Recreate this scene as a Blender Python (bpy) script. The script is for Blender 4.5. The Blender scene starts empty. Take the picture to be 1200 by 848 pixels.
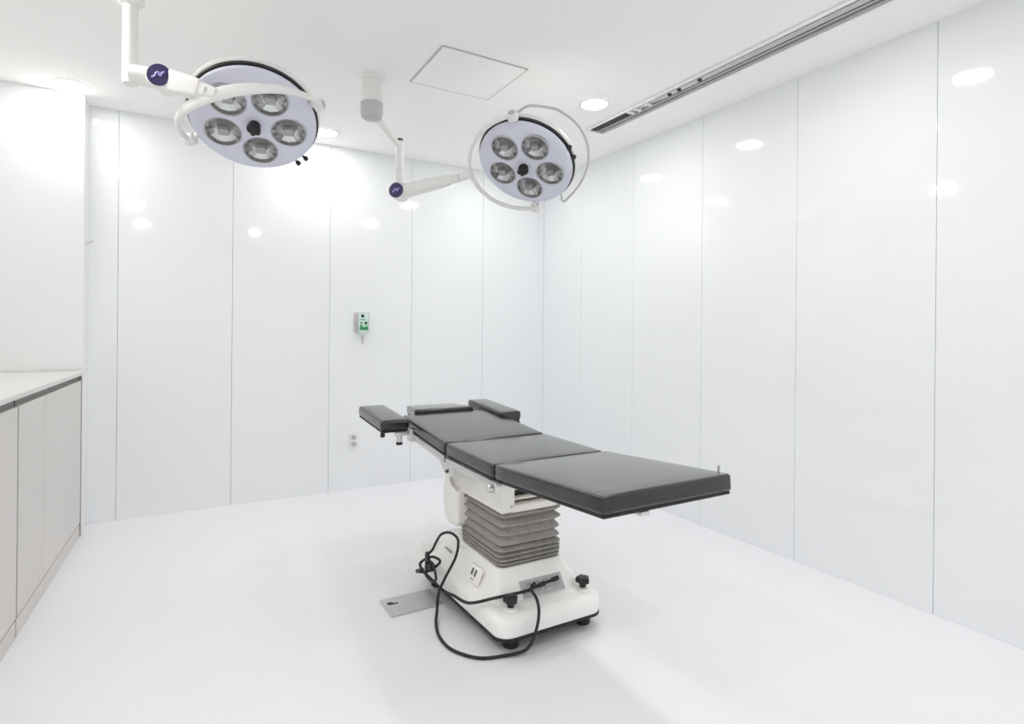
import bpy, bmesh, math, random
from mathutils import Vector, Matrix

random.seed(4)
SC = bpy.context.scene
COL = SC.collection
PI = math.pi
V = Vector

# ------------------------------------------------------------------ materials
def mat(name, col, rough=0.5, metal=0.0, spec=0.5, coat=0.0, emit=None, estr=0.0, noise=0.0, nscale=8.0, bump=0.0, bscale=200.0):
    m = bpy.data.materials.new(name); m.use_nodes = True
    nt = m.node_tree; b = nt.nodes['Principled BSDF']
    b.inputs['Base Color'].default_value = (*col, 1)
    b.inputs['Roughness'].default_value = rough
    b.inputs['Metallic'].default_value = metal
    b.inputs['Specular IOR Level'].default_value = spec
    b.inputs['Coat Weight'].default_value = coat
    b.inputs['Coat Roughness'].default_value = 0.22
    if emit:
        b.inputs['Emission Color'].default_value = (*emit, 1)
        b.inputs['Emission Strength'].default_value = estr
    if noise or bump:
        tc = nt.nodes.new('ShaderNodeTexCoord')
    if noise:
        n = nt.nodes.new('ShaderNodeTexNoise'); n.inputs['Scale'].default_value = nscale; n.inputs['Detail'].default_value = 4
        r = nt.nodes.new('ShaderNodeValToRGB')
        r.color_ramp.elements[0].position = 0.3; r.color_ramp.elements[1].position = 0.7
        r.color_ramp.elements[0].color = (*[c * (1 - noise) for c in col], 1)
        r.color_ramp.elements[1].color = (*[min(1, c * (1 + noise)) for c in col], 1)
        nt.links.new(tc.outputs['Object'], n.inputs['Vector'])
        nt.links.new(n.outputs['Fac'], r.inputs['Fac']); nt.links.new(r.outputs['Color'], b.inputs['Base Color'])
    if bump:
        n2 = nt.nodes.new('ShaderNodeTexNoise'); n2.inputs['Scale'].default_value = bscale; n2.inputs['Detail'].default_value = 3
        bp = nt.nodes.new('ShaderNodeBump'); bp.inputs['Strength'].default_value = bump; bp.inputs['Distance'].default_value = 0.002
        nt.links.new(tc.outputs['Object'], n2.inputs['Vector'])
        nt.links.new(n2.outputs['Fac'], bp.inputs['Height']); nt.links.new(bp.outputs['Normal'], b.inputs['Normal'])
    return m

M = {}
M['wall'] = mat('white_glass_panel', (0.828, 0.848, 0.863), 0.06, spec=0.5)
M['groove'] = mat('panel_groove', (0.74, 0.75, 0.76), 0.6)
M['ceiling'] = mat('ceiling_paint', (0.91, 0.905, 0.89), 0.75, spec=0.2)
M['floor'] = mat('floor_resin', (0.84, 0.84, 0.865), 0.28, spec=0.35, noise=0.012, nscale=1.6)
M['plaster'] = mat('white_laminate', (0.84, 0.84, 0.845), 0.35, spec=0.3)
M['cab'] = mat('cabinet_laminate', (0.68, 0.655, 0.63), 0.4, spec=0.35, noise=0.015, nscale=3)
M['cabedge'] = mat('cabinet_edge', (0.33, 0.32, 0.31), 0.5)
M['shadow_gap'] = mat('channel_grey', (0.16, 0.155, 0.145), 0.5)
M['worktop'] = mat('worktop_stone', (0.70, 0.69, 0.665), 0.3, noise=0.04, nscale=60)
M['vinyl'] = mat('dark_vinyl', (0.010, 0.0072, 0.0075), 0.20, spec=0.58, coat=0.5, bump=0.03, bscale=300)
M['board'] = mat('black_board', (0.012, 0.012, 0.013), 0.5)
M['cream'] = mat('cream_enamel', (0.86, 0.845, 0.80), 0.3, spec=0.45)
M['base'] = mat('white_enamel', (0.93, 0.92, 0.895), 0.3, spec=0.45)
M['steel'] = mat('brushed_steel', (0.70, 0.69, 0.68), 0.32, metal=1.0, bump=0.05, bscale=120)
M['plate'] = mat('steel_plate', (0.60, 0.59, 0.585), 0.45, metal=0.6, noise=0.05, nscale=14)
M['bellows'] = mat('grey_bellows_cloth', (0.34, 0.325, 0.305), 0.75, spec=0.25, noise=0.12, nscale=40, bump=0.25, bscale=90)
M['black'] = mat('black_plastic', (0.012, 0.012, 0.013), 0.4)
M['rubber'] = mat('black_rubber', (0.016, 0.016, 0.017), 0.6)
M['panelgrey'] = mat('control_plate', (0.46, 0.46, 0.485), 0.35, noise=0.06, nscale=30)
M['lampwhite'] = mat('lamp_enamel', (0.80, 0.79, 0.77), 0.3)
M['lampgrey'] = mat('lamp_grey', (0.50, 0.50, 0.51), 0.4)
M['face'] = mat('lamp_face_lavender', (0.70, 0.715, 0.82), 0.35, spec=0.4)
M['reflector'] = mat('reflector_metal', (0.86, 0.87, 0.87), 0.20, metal=0.85)
M['bulb_highlight'] = mat('bulb_highlight_white', (0.95, 0.95, 0.94), 0.12, spec=0.8)  # near-white bulb; its colour also stands in for the lens's bright highlight
M['purple'] = mat('purple_cap', (0.035, 0.022, 0.10), 0.35)
M['purplemark'] = mat('lilac_print', (0.42, 0.36, 0.75), 0.4)
M['lightdisc'] = mat('lamp_diffuser', (1, 1, 1), 0.5, emit=(1.0, 0.985, 0.955), estr=52)
M['lightdisc_soft'] = mat('lamp_diffuser_soft', (1, 1, 1), 0.5, emit=(1.0, 0.985, 0.955), estr=34)
M['ring'] = mat('downlight_trim', (0.86, 0.86, 0.86), 0.4)
M['slotdark'] = mat('slot_dark', (0.02, 0.02, 0.02), 0.6)
M['alu'] = mat('aluminium', (0.52, 0.51, 0.50), 0.35, metal=0.8)
M['plastic'] = mat('white_plastic', (0.80, 0.80, 0.79), 0.35)
M['palegrey'] = mat('pale_grey_plastic', (0.55, 0.52, 0.54), 0.45)
M['mint'] = mat('mint_plastic', (0.62, 0.78, 0.70), 0.35)
M['green'] = mat('green_print', (0.05, 0.30, 0.10), 0.5)
M['darkgreen'] = mat('dark_green_print', (0.015, 0.09, 0.035), 0.5)
M['printgrey'] = mat('grey_print', (0.30, 0.30, 0.30), 0.5)

def clear_cover():
    m = bpy.data.materials.new('clear_cover'); m.use_nodes = True
    nt = m.node_tree; nt.nodes.remove(nt.nodes['Principled BSDF']); out = nt.nodes['Material Output']
    t = nt.nodes.new('ShaderNodeBsdfTransparent'); t.inputs['Color'].default_value = (0.93, 0.94, 0.94, 1)
    g = nt.nodes.new('ShaderNodeBsdfGlossy'); g.inputs['Roughness'].default_value = 0.12
    f = nt.nodes.new('ShaderNodeFresnel'); f.inputs['IOR'].default_value = 1.45
    x = nt.nodes.new('ShaderNodeMixShader')
    nt.links.new(f.outputs['Fac'], x.inputs['Fac']); nt.links.new(t.outputs['BSDF'], x.inputs[1]); nt.links.new(g.outputs['BSDF'], x.inputs[2])
    nt.links.new(x.outputs['Shader'], out.inputs['Surface'])
    return m
M['cover'] = clear_cover()

# ------------------------------------------------------------------ object helpers
def thing(name, label, cat, loc=(0, 0, 0), group=None):
    o = bpy.data.objects.new(name, None); COL.objects.link(o); o.location = loc; o.empty_display_size = 0.1
    o['label'] = label; o['category'] = cat
    if group: o['group'] = group
    return o

def obj(name, bm, m, parent=None, label=None, smooth=True, offset=None):
    """Link a bmesh as one object. With a parent, verts given in world space are shifted to the parent's origin (offset = parent location)."""
    if offset is not None:
        bmesh.ops.translate(bm, verts=bm.verts, vec=-V(offset))
    bmesh.ops.recalc_face_normals(bm, faces=bm.faces)
    me = bpy.data.meshes.new(name); bm.to_mesh(me); bm.free()
    for x in (m if isinstance(m, (list, tuple)) else [m]): me.materials.append(M[x])
    if smooth:
        for p in me.polygons: p.use_smooth = True
        try: me.set_sharp_from_angle(angle=math.radians(38))
        except Exception: pass
    o = bpy.data.objects.new(name, me); COL.objects.link(o)
    if parent: o.parent = parent
    if label: o['label'] = label
    return o

def struct(name, bm, m, smooth=False):
    o = obj(name, bm, m, smooth=smooth); o['kind'] = 'structure'; return o

def tag(o, label, cat, group=None):
    o['label'] = label; o['category'] = cat
    if group: o['group'] = group
    return o

def add_box(bm, x0, x1, y0, y1, z0, z1, bev=0.0, seg=2, mx=None):
    r = bmesh.ops.create_cube(bm, size=1.0); vs = r['verts']
    for v in vs:
        v.co = V((x0 + (v.co.x + .5) * (x1 - x0), y0 + (v.co.y + .5) * (y1 - y0), z0 + (v.co.z + .5) * (z1 - z0)))
    if bev:
        es = list({e for v in vs for e in v.link_edges})
        rr = bmesh.ops.bevel(bm, geom=es, offset=bev, segments=seg, profile=0.5, affect='EDGES')
        vs = list({v for f in rr['faces'] for v in f.verts} | {v for v in vs if v.is_valid})
    if mx is not None:
        for v in vs: v.co = mx @ v.co
    return bm

def box(*a, **k): return add_box(bmesh.new(), *a, **k)

def frame_from(d):
    d = V(d).normalized()
    a = d.cross(V((0, 0, 1)))
    if a.length < 1e-4: a = V((1, 0, 0))
    a.normalize(); b = d.cross(a)
    return a, b, d

def add_lathe(bm, prof, origin, axis=(0, 0, 1), n=32, cap=True):
    """prof: list of (r, h) along axis from origin."""
    a, b, d = frame_from(axis); o = V(origin); rings = []
    for r, h in prof:
        if r < 1e-5:
            rings.append([bm.verts.new(o + d * h)])
        else:
            rings.append([bm.verts.new(o + d * h + (a * math.cos(2 * PI * i / n) + b * math.sin(2 * PI * i / n)) * r) for i in range(n)])
    for A, B in zip(rings, rings[1:]):
        for i in range(n):
            j = (i + 1) % n
            if len(A) == 1 and len(B) == 1: continue
            if len(A) == 1: bm.faces.new((A[0], B[j], B[i]))
            elif len(B) == 1: bm.faces.new((A[i], A[j], B[0]))
            else: bm.faces.new((A[i], A[j], B[j], B[i]))
    if cap:
        for R in (rings[0], rings[-1]):
            if len(R) > 2:
                try: bm.faces.new(R)
                except ValueError: pass
    return bm

def lathe(*a, **k): return add_lathe(bmesh.new(), *a, **k)

def add_cyl(bm, p0, p1, r, r1=None, n=24, bev=0.0):
    p0, p1 = V(p0), V(p1); L = (p1 - p0).length; r1 = r if r1 is None else r1
    prof = [(r, 0), (r1, L)] if not bev else [(r - bev, 0), (r, bev), (r1, L - bev), (r1 - bev, L)]
    return add_lathe(bm, prof, p0, p1 - p0, n)

def catmull(pts, sub=8):
    P = [V(p) for p in pts]; P = [P[0] * 2 - P[1]] + P + [P[-1] * 2 - P[-2]]
    out = []
    for i in range(1, len(P) - 2):
        p0, p1, p2, p3 = P[i - 1:i + 3]
        for k in range(sub):
            t = k / sub
            out.append(0.5 * ((2 * p1) + (p2 - p0) * t + (2 * p0 - 5 * p1 + 4 * p2 - p3) * t * t + (3 * p1 - p0 - 3 * p2 + p3) * t ** 3))
    out.append(P[-2]); return out

def add_tube(bm, pts, r, n=10, flat=None, up=None):
    """sweep a circle (or an ellipse r x flat) along pts; r may be a list."""
    pts = [V(p) for p in pts]; N = len(pts)
    t0 = (pts[1] - pts[0]).normalized()
    a = V(up) if up is not None else frame_from(t0)[0]
    rings = []
    for i, p in enumerate(pts):
        t = (pts[min(i + 1, N - 1)] - pts[max(i - 1, 0)]).normalized()
        a = (a - t * a.dot(t)).normalized(); b = t.cross(a)
        ri = r[i] if isinstance(r, (list, tuple)) else r
        fi = flat if flat is not None else ri
        rings.append([bm.verts.new(p + a * math.cos(2 * PI * k / n) * ri + b * math.sin(2 * PI * k / n) * fi) for k in range(n)])
    for A, B in zip(rings, rings[1:]):
        for k in range(n):
            j = (k + 1) % n; bm.faces.new((A[k], A[j], B[j], B[k]))
    bm.faces.new(rings[0]); bm.faces.new(rings[-1])
    return bm

def tube(*a, **k): return add_tube(bmesh.new(), *a, **k)

def rrect(x0, x1, y0, y1, r, z, seg=6, taper=0.0):
    """rounded rectangle outline; taper widens the far (y1) end."""
    out = []
    for cx, cy, a0 in ((x1 - r, y1 - r, 0), (x0 + r, y1 - r, 90), (x0 + r, y0 + r, 180), (x1 - r, y0 + r, 270)):
        for k in range(seg + 1):
            a = math.radians(a0 + 90 * k / seg)
            x, y = cx + r * math.cos(a), cy + r * math.sin(a)
            if taper:
                f = (y - y0) / (y1 - y0); m = (x0 + x1) / 2; x = m + (x - m) * (1 + taper * f)
            out.append(V((x, y, z)))
    return out

def loft(outs, cap0=True, cap1=True, bm=None):
    bm = bm or bmesh.new()
    R = [[bm.verts.new(p) for p in o] for o in outs]; n = len(R[0])
    for A, B in zip(R, R[1:]):
        for i in range(n):
            j = (i + 1) % n; bm.faces.new((A[i], A[j], B[j], B[i]))
    if cap0: bm.faces.new(R[0])
    if cap1: bm.faces.new(R[-1])
    return bm

def prism(poly, axis, c0, c1, bev=0.0, bm=None):
    """extrude a 2-D polygon along axis ('x': poly is (y,z))."""
    bm = bm or bmesh.new()
    mk = (lambda p, c: V((c, p[0], p[1]))) if axis == 'x' else ((lambda p, c: V((p[0], c, p[1]))) if axis == 'y' else (lambda p, c: V((p[0], p[1], c))))
    A = [bm.verts.new(mk(p, c0)) for p in poly]; B = [bm.verts.new(mk(p, c1)) for p in poly]
    n = len(poly); fs = [bm.faces.new(A), bm.faces.new(B)]
    for i in range(n):
        j = (i + 1) % n; fs.append(bm.faces.new((A[i], A[j], B[j], B[i])))
    if bev:
        es = list({e for f in fs for e in f.edges})
        bmesh.ops.bevel(bm, geom=es, offset=bev, segments=3, profile=0.5, affect='EDGES')
    return bm

def soft_box(hx, hy, hz, r, crown=0.0, n=10, shape=None):
    """cushion: rounded box about its centre with a slightly crowned top."""
    def ticks(h):
        e = [h - r + r * k for k in (0.0, 0.3, 0.6, 0.85, 1.0)]
        mid = [-(h - r) + 2 * (h - r) * k / n for k in range(1, n)]
        return [-x for x in reversed(e)] + mid + e
    tx, ty, tz = ticks(hx), ticks(hy), ticks(hz)
    bm = bmesh.new(); cache = {}
    def vert(x, y, z):
        k = (round(x, 6), round(y, 6), round(z, 6))
        if k in cache: return cache[k]
        p = V((x, y, z)); inn = V((max(-(hx - r), min(hx - r, x)), max(-(hy - r), min(hy - r, y)), max(-(hz - r), min(hz - r, z))))
        d = p - inn
        q = inn + d.normalized() * r if d.length > 1e-7 else p
        if crown and z > 0:
            q.z += crown * (1 - (q.x / hx) ** 2) * (1 - (q.y / hy) ** 2) * (z / hz)
        if shape: q = shape(q)
        cache[k] = bm.verts.new(q); return cache[k]
    def face(A, B, mk):
        for a0, a1 in zip(A, A[1:]):
            for b0, b1 in zip(B, B[1:]):
                try: bm.faces.new((mk(a0, b0), mk(a1, b0), mk(a1, b1), mk(a0, b1)))
                except ValueError: pass
    for s in (-1, 1):
        face(tx, ty, lambda a, b: vert(a, b, s * hz))
        face(tx, tz, lambda a, b: vert(a, s * hy, b))
        face(ty, tz, lambda a, b: vert(s * hx, a, b))
    return bm

# ------------------------------------------------------------------ camera
cam_d = bpy.data.cameras.new('camera'); cam = bpy.data.objects.new('camera', cam_d); COL.objects.link(cam)
HC = 1.18
cam_d.sensor_width = 36; cam_d.sensor_fit = 'HORIZONTAL'
cam_d.lens = 664 / 1200 * 36
cam_d.shift_y = -38 / 1200
cam_d.clip_start = 0.02
Rm = Matrix.Rotation(math.radians(-30), 4, 'Z') @ Matrix.Rotation(PI / 2, 4, 'X') @ Matrix.Rotation(math.radians(0.5), 4, 'Z')
cam.matrix_world = Matrix.Translation((0, 0, HC)) @ Rm
SC.camera = cam

# ------------------------------------------------------------------ room (X along the back wall, Y into the room)
XL, XR, YF, YB, ZC = -1.12, 2.73, -1.15, 4.18, 2.49
struct('floor', box(XL - .1, XR + .1, YF - .1, YB + .1, -0.1, 0), 'floor')
struct('ceiling', box(XL - .1, XR + .1, YF - .1, YB + .1, ZC, ZC + 0.1), 'ceiling')

def panel_wall(name, axis, pos, seams, sign):
    """glossy panels with narrow joints over a backing; sign points out of the room."""
    bm = bmesh.new(); g = 0.0010
    for a, b in zip(seams, seams[1:]):
        lo, hi = sorted((pos, pos + sign * 0.012))
        if axis == 'y': add_box(bm, a + g, b - g, lo, hi, 0.0, ZC, bev=0.001, seg=1)
        else: add_box(bm, lo, hi, a + g, b - g, 0.0, ZC, bev=0.001, seg=1)
    lo, hi = sorted((pos + sign * 0.012, pos + sign * 0.1))
    if axis == 'y': add_box(bm, seams[0] - .0, seams[-1] + .0, lo, hi, 0, ZC)
    else: add_box(bm, lo, hi, seams[0] - .0, seams[-1] + .0, 0, ZC)
    for f in bm.faces:
        c = f.calc_center_median(); q = c.y if axis == 'y' else c.x
        if (q - pos) * sign > 0.0125: f.material_index = 1
        elif abs(q - pos - sign * 0.012) < 1e-5 and len(f.verts) == 4 and f.calc_area() > (seams[-1] - seams[0]) * ZC * .9: f.material_index = 1
    return struct(name, bm, ['wall', 'groove'])
panel_wall('wall_back', 'y', YB, [-1.12, -0.355, 0.271, 0.899, 1.515, 2.13, XR], 1)
panel_wall('wall_right', 'x', XR, [YF, -0.06, 0.56, 1.172, 1.80, 2.417, 3.03, 3.63, YB], 1)
struct('wall_left', box(XL - .1, XL, YF, YB, 0, ZC), 'plaster')
struct('wall_front', box(XL, XR, YF - .1, YF, 0, ZC), 'plaster')
# the plain wall closing the worktop's alcove, standing in front of the back wall
struct('wall_alcove', box(XL, -0.500, 4.0, YB, 0, ZC, bev=0.002, seg=1), 'plaster')

# ------------------------------------------------------------------ base cabinets and worktop
CX, PV, TH = -0.500, V((-0.500, 3.975, 0)), math.radians(-2.0)     # the run stands two degrees off the wall line
XB = XL + .105
def swing(o):
    p = V(o.location) - PV
    o.location = PV + Matrix.Rotation(TH, 3, 'Z') @ p; o.rotation_euler.z = TH
    return o
def cabinet(y0, y1, label, doors):
    loc = (CX - .28, (y0 + y1) / 2, 0)
    t = thing('base_cabinet', label, 'cabinet', loc, 'grey base cabinets')
    obj('body', box(XB, CX - .022, y0, y1, 0.077, 0.860), 'cab', t, offset=loc, smooth=False)
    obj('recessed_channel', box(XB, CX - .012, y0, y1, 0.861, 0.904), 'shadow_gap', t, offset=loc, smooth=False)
    obj('plinth', box(XB, CX - .002, y0, y1, 0.0, 0.068, bev=.001, seg=1), 'cab', t, offset=loc, smooth=False)
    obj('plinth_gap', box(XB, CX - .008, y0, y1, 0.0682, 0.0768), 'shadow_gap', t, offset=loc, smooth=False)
    for a, b in doors:
        obj('door', box(CX - .021, CX, a + .0008, b - .0008, 0.077, 0.874, bev=.001, seg=1), 'cab', t, offset=loc, smooth=False)
    return swing(t)
c1 = cabinet(3.168, 3.952, 'wide light grey base cabinet beside the white alcove wall', [(3.169, 3.952)])
c2 = cabinet(2.790, 3.166, 'narrow light grey base cabinet between the wide one and the dark upright joint', [(2.791, 3.166)])
c3 = cabinet(1.80, 2.774, 'light grey base cabinet cut by the left edge of the picture', [(1.801, 2.286), (2.287, 2.774)])
def strip(y0, y1, x, z, label):
    o = obj('filler_strip', box(XB, x, y0, y1, 0, z), 'cabedge', smooth=False, offset=(CX, (y0 + y1) / 2, 0)); o.location = (CX, (y0 + y1) / 2, 0)
    tag(o, label, 'strip'); return swing(o)
strip(2.776, 2.788, CX - .003, .874, 'dark upright joint strip between two light grey base cabinets')
strip(3.954, 3.976, CX + .001, .904, 'dark grey upright end strip between base cabinet and white alcove wall')
w = obj('worktop', box(XB, CX + .010, 1.80, 3.976, 0.905, 0.926, bev=.002, seg=1), 'worktop', smooth=False, offset=(CX, 2.9, .905)); w.location = (CX, 2.9, .905)
tag(w, 'pale stone worktop running along the grey base cabinets', 'worktop'); swing(w)

# ------------------------------------------------------------------ ceiling fittings
DL = [(-0.545, 3.875, 'recessed round downlight in ceiling above the alcove wall'),
      (-0.50, 2.50, None), (-0.48, 1.03, None), (-0.48, -0.26, None),
      (0.808, 3.92, 'recessed round downlight in ceiling just right of the larger-looking surgical lamp'),
      (0.82, -0.19, None),
      (2.02, 3.62, 'recessed round downlight in ceiling behind the surgical lamp with the thin rail'),
      (2.046, 2.612, 'recessed round downlight in ceiling beside the long slot diffuser'),
      (2.0, 1.33, None), (2.10, -0.20, None)]
for x, y, lab in DL:
    t = thing('downlight', lab or 'recessed round white ceiling downlight above the front of the room, out of the frame', 'ceiling light', (x, y, ZC), 'round ceiling downlights')
    obj('trim_ring', lathe([(0.074, -0.0005), (0.074, -0.004), (0.084, -0.005), (0.092, -0.0005)], (0, 0, 0), n=40, cap=False), 'ring', t)
    obj('diffuser', lathe([(0.0735, -0.0035), (0.0, -0.0035)], (0, 0, 0), n=40, cap=False), 'lightdisc_soft' if y > 3 else 'lightdisc', t)

# access hatch: a thin frame round a flush panel
hx0, hx1, hy0, hy1 = 1.02, 1.487, 2.43, 2.878
t = thing('ceiling_hatch', 'square flush access hatch outlined by thin grey joints in the white ceiling', 'hatch', ((hx0 + hx1) / 2, (hy0 + hy1) / 2, ZC))
lo = t.location.copy()
obj('panel', box(hx0 + .008, hx1 - .008, hy0 + .008, hy1 - .008, ZC - .004, ZC - .0005), 'ceiling', t, offset=lo, smooth=False)
bm = bmesh.new()
for a in ((hx0, hx1, hy0, hy0 + .006), (hx0, hx1, hy1 - .006, hy1), (hx0, hx0 + .006, hy0 + .006, hy1 - .006), (hx1 - .006, hx1, hy0 + .006, hy1 - .006)):
    add_box(bm, *a, ZC - .003, ZC - .0005)
obj('frame', bm, 'alu', t, offset=lo, smooth=False)

# linear slot diffuser running along the right wall
sx0, sx1, sy0, sy1 = 2.268, 2.388, 0.60, 2.955
t = thing('slot_diffuser', 'long grey metal slot diffuser in the ceiling above the right wall', 'air diffuser', ((sx0 + sx1) / 2, (sy0 + sy1) / 2, ZC))
lo = t.location.copy()
bm = bmesh.new()
add_box(bm, sx0 - .018, sx0, sy0, sy1, ZC - .012, ZC - .0005, bev=.002, seg=1)
add_box(bm, sx1, sx1 + .018, sy0, sy1, ZC - .012, ZC - .0005, bev=.002, seg=1)
add_box(bm, sx0 - .018, sx1 + .018, sy1, sy1 + .018, ZC - .012, ZC - .0005, bev=.002, seg=1)
obj('frame', bm, 'ring', t, offset=lo, smooth=False)
obj('back_plate', box(sx0, sx1, sy0, sy1, ZC - .002, ZC - .0005), 'palegrey', t, offset=lo, smooth=False)
obj('dark_slot', box(sx0 + .012, sx0 + .052, 2.62, sy1 - .01, ZC - .006, ZC - .0021), 'slotdark', t, offset=lo, smooth=False)
obj('vane', box(sx0 + .058, sx0 + .064, sy0, sy1 - .01, ZC - .012, ZC - .0021), 'alu', t, offset=lo, smooth=False)
obj('vane', box(sx0 + .092, sx0 + .098, sy0, sy1 - .01, ZC - .012, ZC - .0021), 'alu', t, offset=lo, smooth=False)
obj('metal_tray', box(sx0 + .012, sx0 + .054, sy0, 2.36, ZC - .009, ZC - .0021, bev=.002, seg=1), 'alu', t, offset=lo, smooth=False)
for yy in (2.27, 2.20, 2.06):
    obj('screw', lathe([(0.011, -.0002), (0.011, -.006), (0.006, -.009), (0, -.009)], (sx0 + .03, yy, ZC - .009), n=12, cap=False), 'slotdark', t, offset=lo)
for yy in (2.585, 2.53, 2.44):
    obj('clip', box(sx0 + .008, sx0 + .056, yy - .014, yy + .014, ZC - .013, ZC - .0021, bev=.003, seg=2), 'plastic', t, offset=lo)
    obj('clip_screw', lathe([(0.006, 0), (0.006, -.004), (0, -.004)], (sx0 + .03, yy, ZC - .013), n=10, cap=False), 'alu', t, offset=lo)

# ------------------------------------------------------------------ surgical lamps
def head_frame(c, n):
    n = V(n).normalized(); a = n.cross(V((0, 0, 1))).normalized(); b = n.cross(a)
    return Matrix(((a.x, b.x, n.x, c[0]), (a.y, b.y, n.y, c[1]), (a.z, b.z, n.z, c[2]), (0, 0, 0, 1)))

def head_face_mesh(az):
    """lavender front plate with five round wells cut through it."""
    Rr = 0.246
    bm = bmesh.new(); prof = [(0.0, -0.022), (Rr - .004, -0.022), (Rr, -0.018), (Rr, -0.004), (Rr - .004, 0.0)]
    for k in range(1, 9):
        r = (Rr - .006) * (1 - k / 8); prof.append((r, 0.017 * (1 - (r / Rr) ** 2)))
    add_lathe(bm, prof, (0, 0, 0), (0, 0, 1), n=72, cap=False)
    bmesh.ops.remove_doubles(bm, verts=bm.verts, dist=1e-5); bmesh.ops.recalc_face_normals(bm, faces=bm.faces)
    me = bpy.data.meshes.new('head'); bm.to_mesh(me); bm.free(); ho = bpy.data.objects.new('head_tmp', me); COL.objects.link(ho)
    bm = bmesh.new()
    for k in range(5):
        t = az + k * 2 * PI / 5
        add_lathe(bm, [(0.0725, -0.014), (0.0725, 0.05)], (0.136 * math.cos(t), 0.136 * math.sin(t), 0), (0, 0, 1), n=40)
    bmesh.ops.recalc_face_normals(bm, faces=bm.faces)
    mc = bpy.data.meshes.new('cut'); bm.to_mesh(mc); bm.free(); co = bpy.data.objects.new('cut_tmp', mc); COL.objects.link(co)
    md = ho.modifiers.new('b', 'BOOLEAN'); md.operation = 'DIFFERENCE'; md.object = co; md.solver = 'EXACT'
    bpy.context.view_layer.update()
    res = bpy.data.meshes.new_from_object(ho.evaluated_get(bpy.context.evaluated_depsgraph_get()))
    bm = bmesh.new(); bm.from_mesh(res)
    bpy.data.objects.remove(ho); bpy.data.objects.remove(co)
    for m_ in (me, mc, res): bpy.data.meshes.remove(m_)
    return bm

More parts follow.
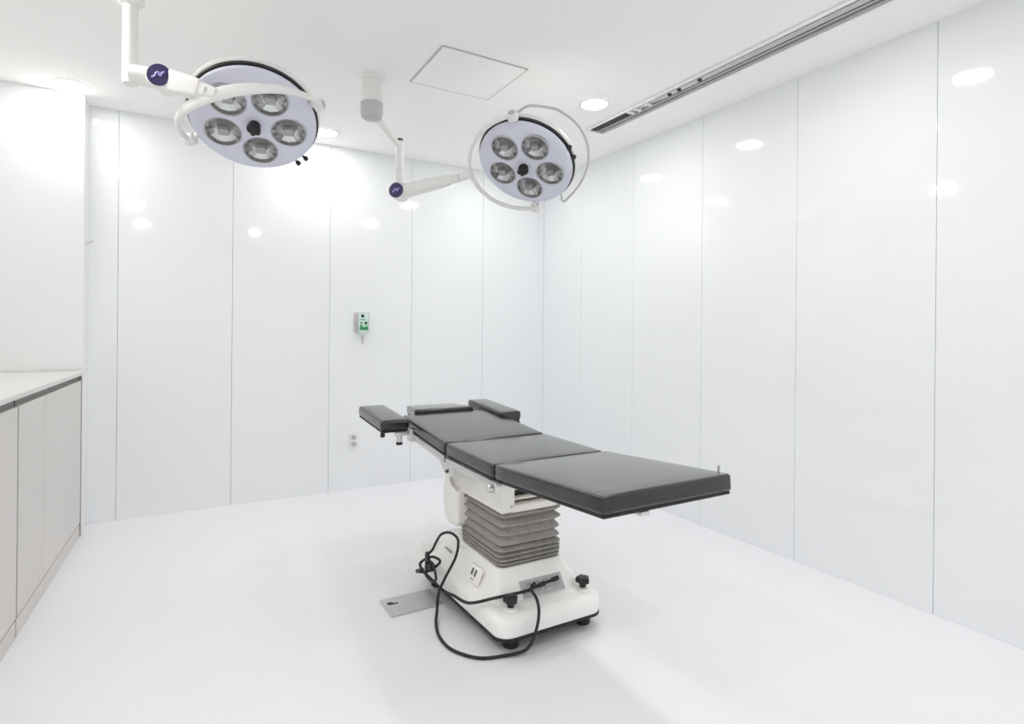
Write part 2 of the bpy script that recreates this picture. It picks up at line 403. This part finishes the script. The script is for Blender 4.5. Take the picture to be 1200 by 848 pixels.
def surgical_lamp(label, c, n, az, ya, yb, Ry, cap, arm_col, column, rail=None, knob_az=((.256, 2.4), (.256, 2.55)), arm_scale=1.0, yoke_mid=.0135, turn=0.0):
    base = column[0]
    t = thing('surgical_lamp', label, 'surgical lamp', base, 'surgical lamps')
    F = head_frame(c, n)
    def put(name, bm, m, parent=t, world=False, smooth=True):
        if not world: bm.transform(F)
        return obj(name, bm, m, parent, offset=base, smooth=smooth)
    def sub(name, bm, m, parent, world=False, smooth=True): return put(name, bm, m, parent, world, smooth)
    face = put('face_plate', head_face_mesh(az), 'face')
    shell = put('rear_shell', lathe([(0.2, -0.0225), (0.2, -0.034), (0.255, -0.036), (0.262, -0.043), (0.260, -0.056), (0.235, -0.082), (0.17, -0.112), (0.09, -0.128), (0.0, -0.132)], (0, 0, 0), n=72, cap=False), 'lampwhite')
    put('gasket', lathe([(0.236, -0.0224), (0.254, -0.0224), (0.254, -0.0355), (0.21, -0.0355)], (0, 0, 0), n=72, cap=False), 'black')
    for k in range(5):
        th = az + k * 2 * PI / 5; x, y = 0.136 * math.cos(th), 0.136 * math.sin(th); zs = 0.0118
        le = put('lens', lathe([(0.0720, zs - .004), (0.0720, zs), (0.0700, zs + .0020), (0.067, zs + .001), (0.067, zs - .003)], (x, y, 0), n=40, cap=False), 'lampgrey')
        bm = lathe([(0.0700, zs - .001), (0.058, zs - .010), (0.036, zs - .019), (0.015, zs - .024), (0.0, zs - .025)], (x, y, 0), n=12, cap=False)
        sub('reflector', bm, 'reflector', le, smooth=False)
        bm = bmesh.new(); add_box(bm, x - .021, x + .021, y - .017, y + .017, zs - .023, zs + .003, bev=.005, seg=2)
        sub('bulb_highlight', bm, 'bulb_highlight', le)
        sub('cover', lathe([(0.0670, zs), (0.050, zs + .005), (0.025, zs + .008), (0, zs + .009)], (x, y, 0), n=32, cap=False), 'cover', le)
    # centre handle: lobed black grip on a short neck
    bm = bmesh.new()
    add_lathe(bm, [(0.022, 0.012), (0.022, 0.024), (0.014, 0.026)], (0, 0, 0), n=24)
    outs = []
    for z, s in ((0.024, 0.7), (0.030, 1.0), (0.050, 1.0), (0.060, 0.88), (0.065, 0.55)):
        outs.append([V(((0.0255 + 0.0035 * math.cos(5 * q)) * s * math.cos(q), (0.0255 + 0.0035 * math.cos(5 * q)) * s * math.sin(q), z)) for q in [2 * PI * i / 40 for i in range(40)]])
    loft(outs, bm=bm)
    put('centre_grip', bm, 'black')
    for kr, q in knob_az:
        x, y = math.cos(q), math.sin(q)
        bm = bmesh.new()
        add_cyl(bm, (x * (kr - .012), y * (kr - .012), -.024), (x * (kr + .006), y * (kr + .006), -.024), 0.0055, n=12)
        add_cyl(bm, (x * (kr + .004), y * (kr + .004), -.024), (x * (kr + .022), y * (kr + .022), -.020), 0.011, n=16, bev=.003)
        put('side_knob', bm, 'black')
    # yoke (half ring) with pivots, in world space
    C, a, b = V(c), V(ya).normalized(), V(yb).normalized(); b = (b - a * b.dot(a)).normalized(); nn = a.cross(b)
    pts = [C + a * Ry * math.cos(q) + b * Ry * math.sin(q) for q in [PI * i / 40 for i in range(41)]]
    yr = [.0125 + (yoke_mid - .0125) * math.sin(PI * i / 40) ** 3 for i in range(41)]
    yk = put('yoke', tube(pts, yr, n=12, flat=0.0105, up=nn), 'lampwhite', world=True)
    for s in (1, -1):
        bm = bmesh.new(); add_cyl(bm, C + a * s * .246 + V(n).normalized() * -.02, C + a * s * (Ry - .004), .013, n=20)
        add_cyl(bm, C + a * s * (Ry - .022), C + a * s * (Ry + .016), .027, n=28, bev=.004)
        pv = put('pivot', bm, 'lampwhite', world=True)
        sub('pivot_bolt', add_cyl(bmesh.new(), C + a * s * (Ry + .0155), C + a * s * (Ry + .021), .0165, n=20, bev=.002), 'lampgrey', pv, world=True)
    if rail:
        f, rr, q0, q1 = rail
        m = -b * math.cos(f) + a.cross(b) * math.sin(f)
        pts = [C + m * rr * math.cos(q) + a * rr * math.sin(q) for q in [q0 + (q1 - q0) * i / 48 for i in range(49)]]
        pts = catmull([C + a * (Ry + .006) + m * .02, C + a * (Ry + .024) + m * .09] + pts[9:47:3] + [pts[-1], C + (pts[-1] - C) * .86 - V(n).normalized() * .045], 6)
        put('hand_rail', tube(pts, 0.0062, n=10), 'lampgrey', world=True)
    # spring arm: tapered bar from the joint to the yoke
    J = V(cap); E_ = C + b * Ry; d = (E_ - J); L = d.length; d.normalize()
    side = d.cross(V((0, 0, 1))).normalized(); upv = side.cross(d)
    toc = (V((0, 0, HC)) - J); fs = 1 if side.dot(toc) > 0 else -1; side = side * fs
    AS = arm_scale
    secs = [(s_, h_ * AS, w_ * AS) for s_, h_, w_ in ((0.0, .030, .030), (0.04, .035, .028), (0.55, .031, .026), (0.72, .026, .022), (0.73, .021, .019), (0.93, .017, .016), (1.0, .013, .012))]
    outs = []
    for s, hh, hw in secs:
        o = J + d * (L * s)
        ring = []
        for sx, sz, a0 in ((1, 1, 0), (-1, 1, 90), (-1, -1, 180), (1, -1, 270)):
            r = min(hh, hw) * .45
            for k in range(5):
                q = math.radians(a0 + 22.5 * k)
                ring.append(o + side * (sx * (hw - r) + r * math.cos(q)) + upv * (sz * (hh - r) + r * math.sin(q)))
        outs.append(ring)
    sa = put('spring_arm', loft(outs), 'lampwhite', world=True)
    sub('arm_collar', add_cyl(bmesh.new(), J + d * L * .845, J + d * L * .86, .0205 * AS, n=20), 'lampgrey', sa, world=True)
    # joint barrel with purple end cap
    if turn:
        th_ = V((toc.x, toc.y, 0)).normalized(); side = (side * (1 - turn) + th_ * turn).normalized()
    bm = add_cyl(bmesh.new(), J - side * .046, J + side * .046, .046, n=36, bev=.004)
    jt = put('arm_joint', bm, 'lampwhite', world=True)
    ec = sub('end_cap', add_cyl(bmesh.new(), J + side * .0455, J + side * .054, .041, n=36, bev=.004), 'purple', jt, world=True)
    bm = bmesh.new()   # wavy pale mark on the cap, stands 0.4 mm proud
    o = J + side * .0543
    s2 = side.cross(V((0, 0, 1))).normalized() * -1; u2 = V((0, 0, 1))
    pp = [(-.022, -.013), (-.012, -.008), (-.006, .004), (.002, .007), (.004, -.003), (.010, -.004), (.014, .006), (.022, .009)]
    add_tube(bm, [o + s2 * x + u2 * y for x, y in catmull2(pp)], .0032, n=6)
    sub('cap_mark', bm, 'purplemark', jt, world=True)
    # upright tube above the joint, then the swing arm and the ceiling column
    for nm, p0, p1, r, m_, bv in arm_col:
        put(nm, add_cyl(bmesh.new(), p0, p1, r, n=28, bev=bv), m_, world=True)
    for nm, prof, m_ in column[1]:
        put(nm, lathe(prof, base, (0, 0, -1), n=40, cap=True), m_, world=True)
    return t

def catmull2(pp):
    P = catmull([(x, y, 0) for x, y in pp], 5)
    return [(p.x, p.y) for p in P]

# lamp over the table: column at left, thin rail round the head
B1 = V((0.835, 2.928, ZC)); J1 = V((1.027, 3.044, 1.938)); K1 = V((1.045, 3.034, 2.222)); K1.xy = J1.xy
sd = V((1.27 - J1.x, 2.68 - J1.y, 0)).cross(V((0, 0, 1))).normalized()
surgical_lamp('surgical lamp with a full thin rail around its head, hanging from the short ceiling column',
    (1.501, 2.482, 2.022), (-.511, -.324, -.796), 1.416, (-.584, -.549, .598), (-.745, .655, -.127), 0.285, J1,
    [('drop_tube', J1 + V((0, 0, .030)), K1, .0215, 'lampwhite', .004),
     ('sleeve', J1 + V((0, 0, .045)), J1 + V((0, 0, .125)), .0245, 'lampwhite', .002),
     ('sleeve_ring', J1 + V((0, 0, .040)), J1 + V((0, 0, .047)), .0255, 'lampgrey', .001),
     ('tube_cap', K1 + V((0, 0, -.001)), K1 + V((0, 0, .012)), .018, 'black', .003),
     ('swing_arm', B1 + V((0.03, .02, -.200)), K1 + V((0, 0, -.03)), .0165, 'lampwhite', .002)],
    (B1, [('ceiling_canopy', [(0.064, .0005), (0.064, .008), (0.056, .020), (0.050, .024)], 'lampwhite'),
          ('column', [(0.052, .0245), (0.052, .136)], 'lampwhite'),
          ('column_cuff', [(0.050, .1365), (0.057, .139), (0.057, .195), (0.052, .214), (0.034, .224), (0.0, .226)], 'lampgrey')]),
    rail=(math.radians(-8), 0.328, math.radians(80), math.radians(-62)), knob_az=((.247, math.radians(-169)), (.247, math.radians(178))), turn=.4)

# lamp at the left, cut by the upper edge of the photograph
J2 = V((-0.076, 2.527, 2.114)); B2 = V((-0.185, 2.560, ZC))
surgical_lamp('surgical lamp nearest the alcove, its arm reaching in from the upper left',
    (0.247, 2.606, 2.041), (-.085, -.553, -.829), 1.715, (.824, -.507, .254), (-.524, -.852, .001), 0.285, J2,
    [('knuckle', J2, V((B2.x, B2.y, J2.z + .012)), .036, 'lampwhite', .006),
     ('drop_tube', V((B2.x, B2.y, J2.z - .03)), V((B2.x, B2.y, ZC - .09)), .0260, 'lampwhite', .004)],
    (B2, [('ceiling_canopy', [(0.064, .0005), (0.064, .008), (0.056, .020), (0.050, .024)], 'lampwhite'),
          ('column', [(0.045, .0245), (0.045, .10), (0.03, .11)], 'lampwhite')]),
    knob_az=((.262, math.radians(129.5)), (.262, math.radians(138.7))), arm_scale=1.25, yoke_mid=.026, turn=.55)

# ------------------------------------------------------------------ operating table
UC = 1.222
TB = (UC, 2.10, 0.0)
table = thing('operating_table', 'operating table with dark grey vinyl cushions on a white pedestal with grey bellows', 'operating table', TB)
def tp(name, bm, m, parent=None, smooth=True, label=None): return obj(name, bm, m, parent or table, offset=TB, smooth=smooth, label=label)

def cushion(name, x0, x1, y0, z0, y1, z1, th, crown=.004, r=.0105, taper=0.0, board=True):
    """cushion whose top runs from (y0,z0) to (y1,z1)."""
    L = math.hypot(y1 - y0, z1 - z0); ang = math.atan2(z1 - z0, y1 - y0)
    hx, hy = (x1 - x0) / 2, L / 2
    mx = Matrix.Translation(((x0 + x1) / 2, (y0 + y1) / 2, (z0 + z1) / 2)) @ Matrix.Rotation(ang, 4, 'X')
    sh = (lambda q: V((q.x * (1 - taper * (q.y / hy * .5 + .5)), q.y, q.z))) if taper else None
    bm = soft_box(hx, hy, th / 2, r, crown, n=10, shape=sh); bmesh.ops.translate(bm, verts=bm.verts, vec=(0, 0, -th / 2)); bm.transform(mx)
    c = tp(name, bm, 'vinyl')
    if board:
        bm = bmesh.new(); w0 = hx - .006
        A = [(-w0, -hy + .006), (w0, -hy + .006), (w0 * (1 - taper), hy - .006), (-w0 * (1 - taper), hy - .006)]
        prism(A, 'z', -th - .0085, -th - .0005, bm=bm); bm.transform(mx)
        tp('board', bm, 'board', c, smooth=False)
    # corner seams: thin welts up the cushion's near corners
    return c, mx

X0, X1 = 0.968, 1.476
cushion('leg_cushion', X0 - .002, X1 + .002, 1.184, 0.738, 1.792, 0.694, .054, crown=.006)
cushion('seat_cushion', X0, X1, 1.806, 0.692, 2.232, 0.692, .050)
cushion('back_cushion', X0, X1, 2.246, 0.693, 2.790, 0.738, .050)
cushion('head_cushion', 1.045, 1.385, 2.815, 0.757, 3.045, 0.748, .042, taper=.20)

def arm_board(x0, x1, s):
    """padded arm board with its bracket; s = side (-1 left)."""
    y0, z0, y1, z1 = 2.60, 0.745, 3.01, 0.768
    c, mx = cushion('arm_board', x0, x1, y0, z0, y1, z1, .050, crown=.003, r=.014)
    xin = x1 if s < 0 else x0; xr = (X0 - .010) if s < 0 else (X1 + .010)
    xm = (x0 + x1) / 2
    bm = bmesh.new()
    lo_, hi_ = sorted((xm - s * .01, xr + s * .006))
    add_box(bm, lo_, hi_, 2.625, 2.665, 0.664, 0.682, bev=.003)
    add_box(bm, *sorted((xr - .008, xr + .016)), 2.618, 2.672, 0.632, 0.690, bev=.004)
    tp('bracket', bm, 'steel', c)
    bm = bmesh.new(); add_cyl(bm, (xr + s * .055, 2.645, 0.664), (xr + s * .055, 2.645, 0.632), .016, .012, n=20)
    tp('post', bm, 'steel', c)
    tp('clamp_knob', add_cyl(bmesh.new(), (xr + s * .055, 2.645, 0.632), (xr + s * .055, 2.645, 0.618), .016, n=20, bev=.003), 'black', c)
    xk = x0 + .012 if s < 0 else x1 - .012
    tp('release_knob', add_cyl(bmesh.new(), (xk, 2.618, 0.690), (xk, 2.618, 0.666), .011, n=18, bev=.003), 'black', c)
    return c
arm_board(0.800, 0.940, -1)
arm_board(1.440, 1.565, 1)

# steel side rails and frame under the cushions
for s in (-1, 1):
    x = X0 - .004 if s < 0 else X1 + .004
    xa, xb = sorted((x, x - s * .008)); 
    bm = prism([(2.246, .606), (2.246, .636), (2.720, .676), (2.720, .646)], 'x', xa, xb, bev=.002)
    tp('back_rail', bm, 'steel')
    bm = bmesh.new(); add_box(bm, xa, xb, 1.775, 2.225, .606, .632, bev=.002)
    tp('seat_rail', bm, 'steel')
    xi = x - s * .012
    for yy, zz in ((1.86, .619), (2.16, .619), (2.32, .627), (2.64, .655)):
        tp('rail_spacer', add_cyl(bmesh.new(), (x - s * .004, yy, zz), (xi - s * .03, yy, zz), .008, n=14), 'steel')
    # rail end clamp: block with a round knob
    bm = bmesh.new()
    add_box(bm, *sorted((x - s * .014, x + s * .016)), 1.752, 1.788, .598, .640, bev=.004)
    cl = tp('rail_clamp', bm, 'steel')
    tp('clamp_knob', add_cyl(bmesh.new(), (x + s * .016, 1.770, .619), (x + s * .038, 1.770, .619), .015, n=20, bev=.003), 'steel', cl)
    # hinge plate between back and seat
    bm = prism([(2.150, .634), (2.330, .640), (2.330, .606), (2.260, .560), (2.215, .548), (2.165, .575)], 'x', *sorted((xi, xi - s * .008)), bev=.002)
    hp = tp('hinge_plate', bm, 'steel')
    for yy, zz in ((2.235, .622), (2.235, .572)):
        tp('hinge_bolt', add_cyl(bmesh.new(), (xi + s * .001, yy, zz), (xi + s * .008, yy, zz), .0085, n=14, bev=.002), 'shadow_gap', hp)
bm = bmesh.new()
add_box(bm, X0 + .022, X1 - .022, 1.815, 2.225, .5945, .632, bev=.004)
tp('seat_frame', bm, 'cream')
bm = prism([(2.25, .600), (2.25, .632), (2.74, .674), (2.74, .655), (2.60, .630)], 'x', X0 + .04, X1 - .04, bev=.003)
tp('back_frame', bm, 'steel')
bm = prism([(1.80, .610), (1.80, .630), (1.60, .646), (1.30, .668), (1.30, .655), (1.60, .630)], 'x', X0 + .05, X1 - .05, bev=.002)
tp('leg_frame', bm, 'cream')
bm = bmesh.new(); add_box(bm, 1.105, 1.140, 1.186, 1.30, .6600, .6735, bev=.004)
tp('foot_tab', bm, 'steel')
tp('foot_pin', add_cyl(bmesh.new(), (1.4805, 1.235, .690), (1.4805, 1.235, .752), .0045, n=12, bev=.001), 'steel')
for x in (1.10, 1.34): tp('head_bar', add_cyl(bmesh.new(), (x, 2.79, .700), (x, 2.86, .700), .008, n=12), 'steel')

# cream upper housing
bm = prism([(1.915, .462), (1.905, .478), (1.905, .560), (1.925, .588), (2.375, .592), (2.415, .560), (2.430, .470), (2.42, .458)], 'x', 1.064, 1.122, bev=.010)
hz = tp('upper_housing', bm, 'cream')
bm = prism([(1.930, .458), (1.925, .545), (1.945, .585), (2.44, .590), (2.44, .458)], 'x', 1.330, 1.362, bev=.008)
tp('housing_cheek', bm, 'cream', hz)
bm = bmesh.new()
add_box(bm, 1.120, 1.332, 1.985, 2.41, .458, .590)
tp('housing_core', bm, 'cream', hz)
bm = bmesh.new(); add_box(bm, 1.120, 1.332, 1.928, 1.986, .456, .486, bev=.006)
tp('housing_lip', bm, 'cream', hz)
bm = bmesh.new(); add_box(bm, 1.121, 1.331, 1.945, 1.987, .500, .507, bev=.002)
tp('cross_bar', bm, 'cream', hz)
bm = bmesh.new(); add_box(bm, 1.121, 1.331, 1.9805, 1.9848, .487, .528)
tp('dark_slot', bm, 'slotdark', hz)
tp('housing_screw', add_cyl(bmesh.new(), (1.106, 1.9055, .492), (1.106, 1.901, .492), .005, n=12, bev=.001), 'lampgrey', hz)
bm = prism([(2.270, .472), (2.270, .325), (2.286, .306), (2.370, .299), (2.424, .330), (2.440, .400), (2.440, .458), (2.415, .515), (2.385, .538), (2.355, .472)], 'x', 1.044, 1.300, bev=.010)
tp('motor_housing', bm, 'cream')

# bellows
peaks = [.446, .408, .368, .330, .304, .285, .268, .252]
outs = []
rnd = random.Random(2)
def bl(e, z): return rrect(1.087 - e, 1.361 + e, 1.955 - e, 2.302 + e, .020 + max(0, e), z, seg=5)
outs.append(bl(-.006, .457))
for i, p in enumerate(peaks):
    e = .012 + rnd.uniform(-.002, .004)
    outs.append(bl(e, p)); outs.append(bl(e, p - .004))
    nx = peaks[i + 1] if i + 1 < len(peaks) else .238
    outs.append(bl(-.009, (p - .004 + nx) / 2 + .001))
outs.append(bl(.008, .240))
bm = loft(outs)
for v in bm.verts:
    k = math.sin(v.co.x * 31 + v.co.z * 60) * math.sin(v.co.y * 27 + v.co.z * 41)
    v.co.z += .0022 * k if .246 < v.co.z < .450 else 0
tp('bellows', bm, 'bellows')

# pedestal base
def bo(ins, z, r=.055, f=0.0, b=0.0): return rrect(.985 + ins, 1.459 - ins, 1.768 + ins + f, 2.515 - ins - b, r, z, seg=8, taper=.11)
def sk(x0, x1, y0, y1, r, z): return rrect(x0, x1, y0, y1, r, z, seg=8)
outs = [bo(.012, .058), bo(.002, .062), bo(0, .070), bo(0, .108), bo(.004, .122), bo(.013, .132), bo(.030, .137),
        rrect(1.016, 1.428, 1.866, 2.47, .04, .1385, seg=8, taper=.07), rrect(1.046, 1.398, 1.905, 2.462, .032, .190, seg=8, taper=.03),
        sk(1.070, 1.376, 1.938, 2.455, .028, .236), sk(1.076, 1.370, 1.944, 2.449, .026, .2385)]
base = tp('pedestal_base', loft(outs), 'base')
bm = prism([(2.50, .066), (2.50, .158), (2.515, .166), (2.585, .160), (2.60, .145), (2.60, .066)], 'x', .962, 1.482, bev=.008)
tp('rear_block', bm, 'base', base)
bm = loft([bo(.006, .0500), bo(.0005, .0500), bo(.0005, .0605), bo(.010, .0605)], cap0=True, cap1=True)  # rubber trim on the left side; along the front its black stands for shadow
tp('base_trim_shade', bm, 'rubber', base)
FEET = [(1.062, 1.832), (1.400, 1.836), (1.020, 2.43), (1.425, 2.43)]
for x, y in FEET:
    bm = bmesh.new()
    add_lathe(bm, [(0.027, 0.0005), (0.031, .005), (0.031, .034), (0.024, .042), (0.012, .044), (0.012, .0498)], (x, y, 0), n=24)
    tp('foot', bm, 'rubber')
for x, y in FEET[:2]:
    bm = bmesh.new(); add_lathe(bm, [(0.026, .1365), (0.026, .141), (0.016, .145), (0.012, .145)], (x, y, 0), n=24)
    kb = tp('levelling_knob', bm, 'base')
    bm = bmesh.new(); add_lathe(bm, [(0.0135, .1455), (0.0135, .166)], (x, y, 0), n=18)
    outs = []
    for z, s in ((.160, .8), (.165, 1), (.178, 1), (.184, .85), (.1855, .5)):
        outs.append([V((x + (0.0262 + 0.0030 * math.cos(5 * q)) * s * math.cos(q), y + (0.0262 + 0.0030 * math.cos(5 * q)) * s * math.sin(q), z)) for q in [2 * PI * i / 40 for i in range(40)]])
    loft(outs, bm=bm)
    tp('grip', bm, 'black', kb)

# control plate on the sloping front, with a row of sockets and the lead's black plugs
sl = math.atan2(.052, .039)       # slope of the front skirt
cpm = Matrix.Translation((1.238, 1.8885, .1640)) @ Matrix.Rotation(sl, 4, 'X')
def on_plate(bm): bm.transform(cpm); return bm
pl = tp('control_plate', on_plate(box(-.098, .098, -.033, .033, .0022, .0056, bev=.001, seg=1)), 'panelgrey', smooth=False)
for i in range(4):
    x = -.070 + i * .047
    bm = bmesh.new(); add_lathe(bm, [(0.015, .0054), (0.015, .010), (0.011, .012), (0.007, .012), (0.007, .008)], (x, -.010, 0), n=20)
    tp('socket', on_plate(bm), 'lampgrey' if i else 'panelgrey', pl)
bm = bmesh.new()
for i, x in enumerate((-.060, -.02, .02, .06)): add_box(bm, x - .013, x + .013, .014, .020, .0055, .0059)
tp('printed_line', on_plate(bm), 'printgrey', pl, smooth=False)

# switch box on the left skirt
ssl = math.atan2(.052, -.030)     # left skirt leans right going up
sbm = Matrix.Translation((1.0305, 2.055, .186)) @ Matrix.Rotation(math.radians(-90), 4, 'Z') @ Matrix.Rotation(math.radians(66), 4, 'X')
def on_side(bm): bm.transform(sbm); return bm
sb = tp('switch_box', on_side(box(-.044, .044, -.030, .034, .001, .014, bev=.003)), 'base')
for x in (-.014, .013):
    tp('rocker_switch', on_side(box(x - .006, x + .006, -.006, .020, .0138, .018, bev=.002)), 'shadow_gap', sb)
bm = bmesh.new(); add_box(bm, -.013, .013, -.022, -.018, .0138, .0143)
tp('printed_line', on_side(bm), 'printgrey', sb)
# small printed strip near the rear of the left skirt
sbm2 = Matrix.Translation((1.0345, 2.345, .188)) @ Matrix.Rotation(math.radians(-90), 4, 'Z') @ Matrix.Rotation(math.radians(66), 4, 'X')
bm = bmesh.new()
x = -.034
for wd in (.008, .010, .006, .009, .007, .010, .008):
    add_box(bm, x, x + wd, -.004, .005, .0008, .0016); x += wd + .0025
bm.transform(sbm2)
tp('printed_mark', bm, 'printgrey', base)

# ------------------------------------------------------------------ black lead
path = [(1.304, 1.872, .188), (1.262, 1.868, .184), (1.219, 1.866, .181), (1.150, 1.858, .1745), (1.084, 1.868, .1705), (1.012, 1.880, .1670),
        (.962, 1.932, .1410), (.948, 1.988, .1230), (.936, 2.062, .1190), (.930, 2.130, .1080), (.926, 2.189, .104), (.920, 2.240, .112), (.912, 2.344, .120), (.915, 2.380, .140),
        (.935, 2.303, .190), (.945, 2.230, .196), (.930, 2.252, .164), (.912, 2.310, .120), (.900, 2.205, .128), (.905, 2.178, .150), (.925, 2.262, .175), (.935, 2.365, .165),
        (.955, 2.340, .205), (.980, 2.360, .226), (1.000, 2.350, .261), (1.014, 2.302, .283), (1.024, 2.255, .283), (1.026, 2.223, .264), (.985, 2.162, .226),
        (.930, 2.143, .159), (.912, 2.165, .092), (.900, 2.153, .022), (.876, 2.103, .0075), (.849, 2.003, .0070), (.856, 1.900, .0070), (.916, 1.808, .0070),
        (1.007, 1.772, .0080), (1.080, 1.745, .024), (1.110, 1.732, .085), (1.130, 1.742, .145), (1.150, 1.790, .172), (1.162, 1.846, .180), (1.19, 1.872, .186)]
tc = thing('power_lead', 'tangled black lead looping from the table base down to the floor', 'cable', (.93, 2.15, 0))
lo = tc.location.copy()
obj('cable', tube(catmull(path, 8), 0.0058, n=10), 'rubber', tc, offset=lo)
for a, b in (((1.304, 1.872, .188), (1.270, 1.869, .185)), ((1.236, 1.867, .182), (1.205, 1.864, .180)), ((1.175, 1.862, .182), (1.195, 1.874, .187))):
    bm = bmesh.new(); add_cyl(bm, a, b, .010, .008, n=16, bev=.002); obj('plug', bm, 'black', tc, offset=lo)
bm = bmesh.new(); add_cyl(bm, (.912, 2.350, .118), (.905, 2.395, .100), .012, .009, n=16, bev=.002); obj('plug', bm, 'black', tc, offset=lo)
obj('cable_tie', lathe([(.010, -.014), (.021, -.014), (.023, 0), (.021, .014), (.010, .014)], (.921, 2.285, .152), (.15, .5, .8), n=20), 'black', tc, offset=lo)
bm = bmesh.new(); add_cyl(bm, (.918, 2.300, .165), (.935, 2.352, .192), .013, .010, n=16, bev=.003); obj('plug', bm, 'black', tc, offset=lo)

# ------------------------------------------------------------------ floor plate
t = thing('floor_plate', 'thin steel floor plate with a dark keyhole beside the table base', 'plate', (.85, 2.32, 0))
lo = t.location.copy()
obj('plate', box(.738, .968, 2.243, 2.402, .0005, .006, bev=.0015, seg=1), 'plate', t, offset=lo, smooth=False)
bm = bmesh.new(); add_lathe(bm, [(0.014, .0061), (0.010, .0068), (0.0, .0068)], (.768, 2.350, 0), n=20, cap=False)
add_box(bm, .774, .800, 2.337, 2.347, .0061, .0068)
obj('keyhole', bm, 'slotdark', t, offset=lo)
for x, y in ((.80, 2.388), (.95, 2.392), (.75, 2.256), (.95, 2.256)):
    obj('screw', lathe([(0.005, .0061), (0.003, .0075), (0, .0075)], (x, y, 0), n=12, cap=False), 'alu', t, offset=lo)

# ------------------------------------------------------------------ small things on the back wall
t = thing('wall_dispenser', 'small grey wall-mounted dispenser with white and green front and short spout', 'dispenser', (1.127, YB, 1.22))
lo = t.location.copy(); yb = YB - .0005
obj('holder', box(1.072, 1.182, yb - .010, yb, 1.150, 1.296, bev=.003), 'palegrey', t, offset=lo)
bo_ = obj('container', box(1.099, 1.168, yb - .046, yb - .0105, 1.143, 1.286, bev=.008, seg=3), 'mint', t, offset=lo)
obj('button', add_cyl(bmesh.new(), (1.124, yb - .0462, 1.270), (1.124, yb - .052, 1.270), .012, n=18, bev=.002), 'black', bo_, offset=lo)
bm = bmesh.new()
add_box(bm, 1.103, 1.165, yb - .0468, yb - .0459, 1.168, 1.190)
add_box(bm, 1.107, 1.126, yb - .0468, yb - .0459, 1.190, 1.205); add_box(bm, 1.146, 1.162, yb - .0468, yb - .0459, 1.190, 1.198)
obj('green_band', bm, 'green', bo_, offset=lo, smooth=False)
bm = bmesh.new(); add_box(bm, 1.114, 1.160, yb - .0474, yb - .0469, 1.168, 1.176); add_box(bm, 1.140, 1.158, yb - .0474, yb - .0462, 1.208, 1.228)
add_box(bm, 1.110, 1.122, yb - .0468, yb - .0459, 1.212, 1.226); add_box(bm, 1.108, 1.150, yb - .0468, yb - .0459, 1.240, 1.244)
obj('printed_marks', bm, 'darkgreen', bo_, offset=lo, smooth=False)
bm = bmesh.new(); add_box(bm, 1.108, 1.158, yb - .030, yb - .012, 1.128, 1.150, bev=.004)
obj('collar', bm, 'plastic', t, offset=lo)
obj('spout', add_cyl(bmesh.new(), (1.134, yb - .022, 1.130), (1.134, yb - .022, 1.062), .008, .005, n=14), 'palegrey', t, offset=lo)

t = thing('wall_outlet', 'white double wall socket low on the back wall behind the arm board', 'socket', (1.077, YB, .355))
lo = t.location.copy()
obj('face_plate', box(1.043, 1.111, yb - .009, yb, .298, .412, bev=.003), 'plastic', t, offset=lo)
for zz in (.330, .380):
    so = obj('socket', lathe([(0.0195, 0), (0.0195, .004), (0.0165, .004), (0.0155, .0012), (0, .0012)], (1.077, yb - .0092, zz), (0, -1, 0), n=28, cap=False), 'palegrey', t, offset=lo)
    bm = bmesh.new()
    for dx in (-.006, .006): add_cyl(bm, (1.077 + dx, yb - .0102, zz), (1.077 + dx, yb - .0110, zz), .0024, n=10)
    obj('pin_hole', bm, 'slotdark', so, offset=lo)

t = thing('wall_hook', 'tiny white hook on the narrow side of the alcove wall', 'hook', (-.4995, 4.095, 1.665))
lo = t.location.copy()
obj('back_plate', box(-.4995, -.496, 4.08, 4.11, 1.648, 1.682, bev=.001, seg=1), 'plastic', t, offset=lo)
obj('peg', tube(catmull([(-.4965, 4.095, 1.668), (-.482, 4.095, 1.664), (-.474, 4.095, 1.670), (-.474, 4.095, 1.680)], 5), .0032, n=8), 'lampgrey', t, offset=lo)

# ------------------------------------------------------------------ light, view
w = bpy.data.worlds.new('world'); SC.world = w; w.use_nodes = True
w.node_tree.nodes['Background'].inputs['Color'].default_value = (0.9, 0.95, 1, 1)
w.node_tree.nodes['Background'].inputs['Strength'].default_value = 0.3
vs = SC.view_settings
vs.view_transform = 'Standard'; vs.look = 'None'; vs.gamma = 1.0; vs.use_curve_mapping = False
vs.exposure = 1.07
cy = SC.cycles
cy.max_bounces = 16; cy.diffuse_bounces = 12; cy.glossy_bounces = 6; cy.transparent_max_bounces = 8
cy.use_denoising = True; cy.sample_clamp_indirect = 6.0; cy.caustics_reflective = False
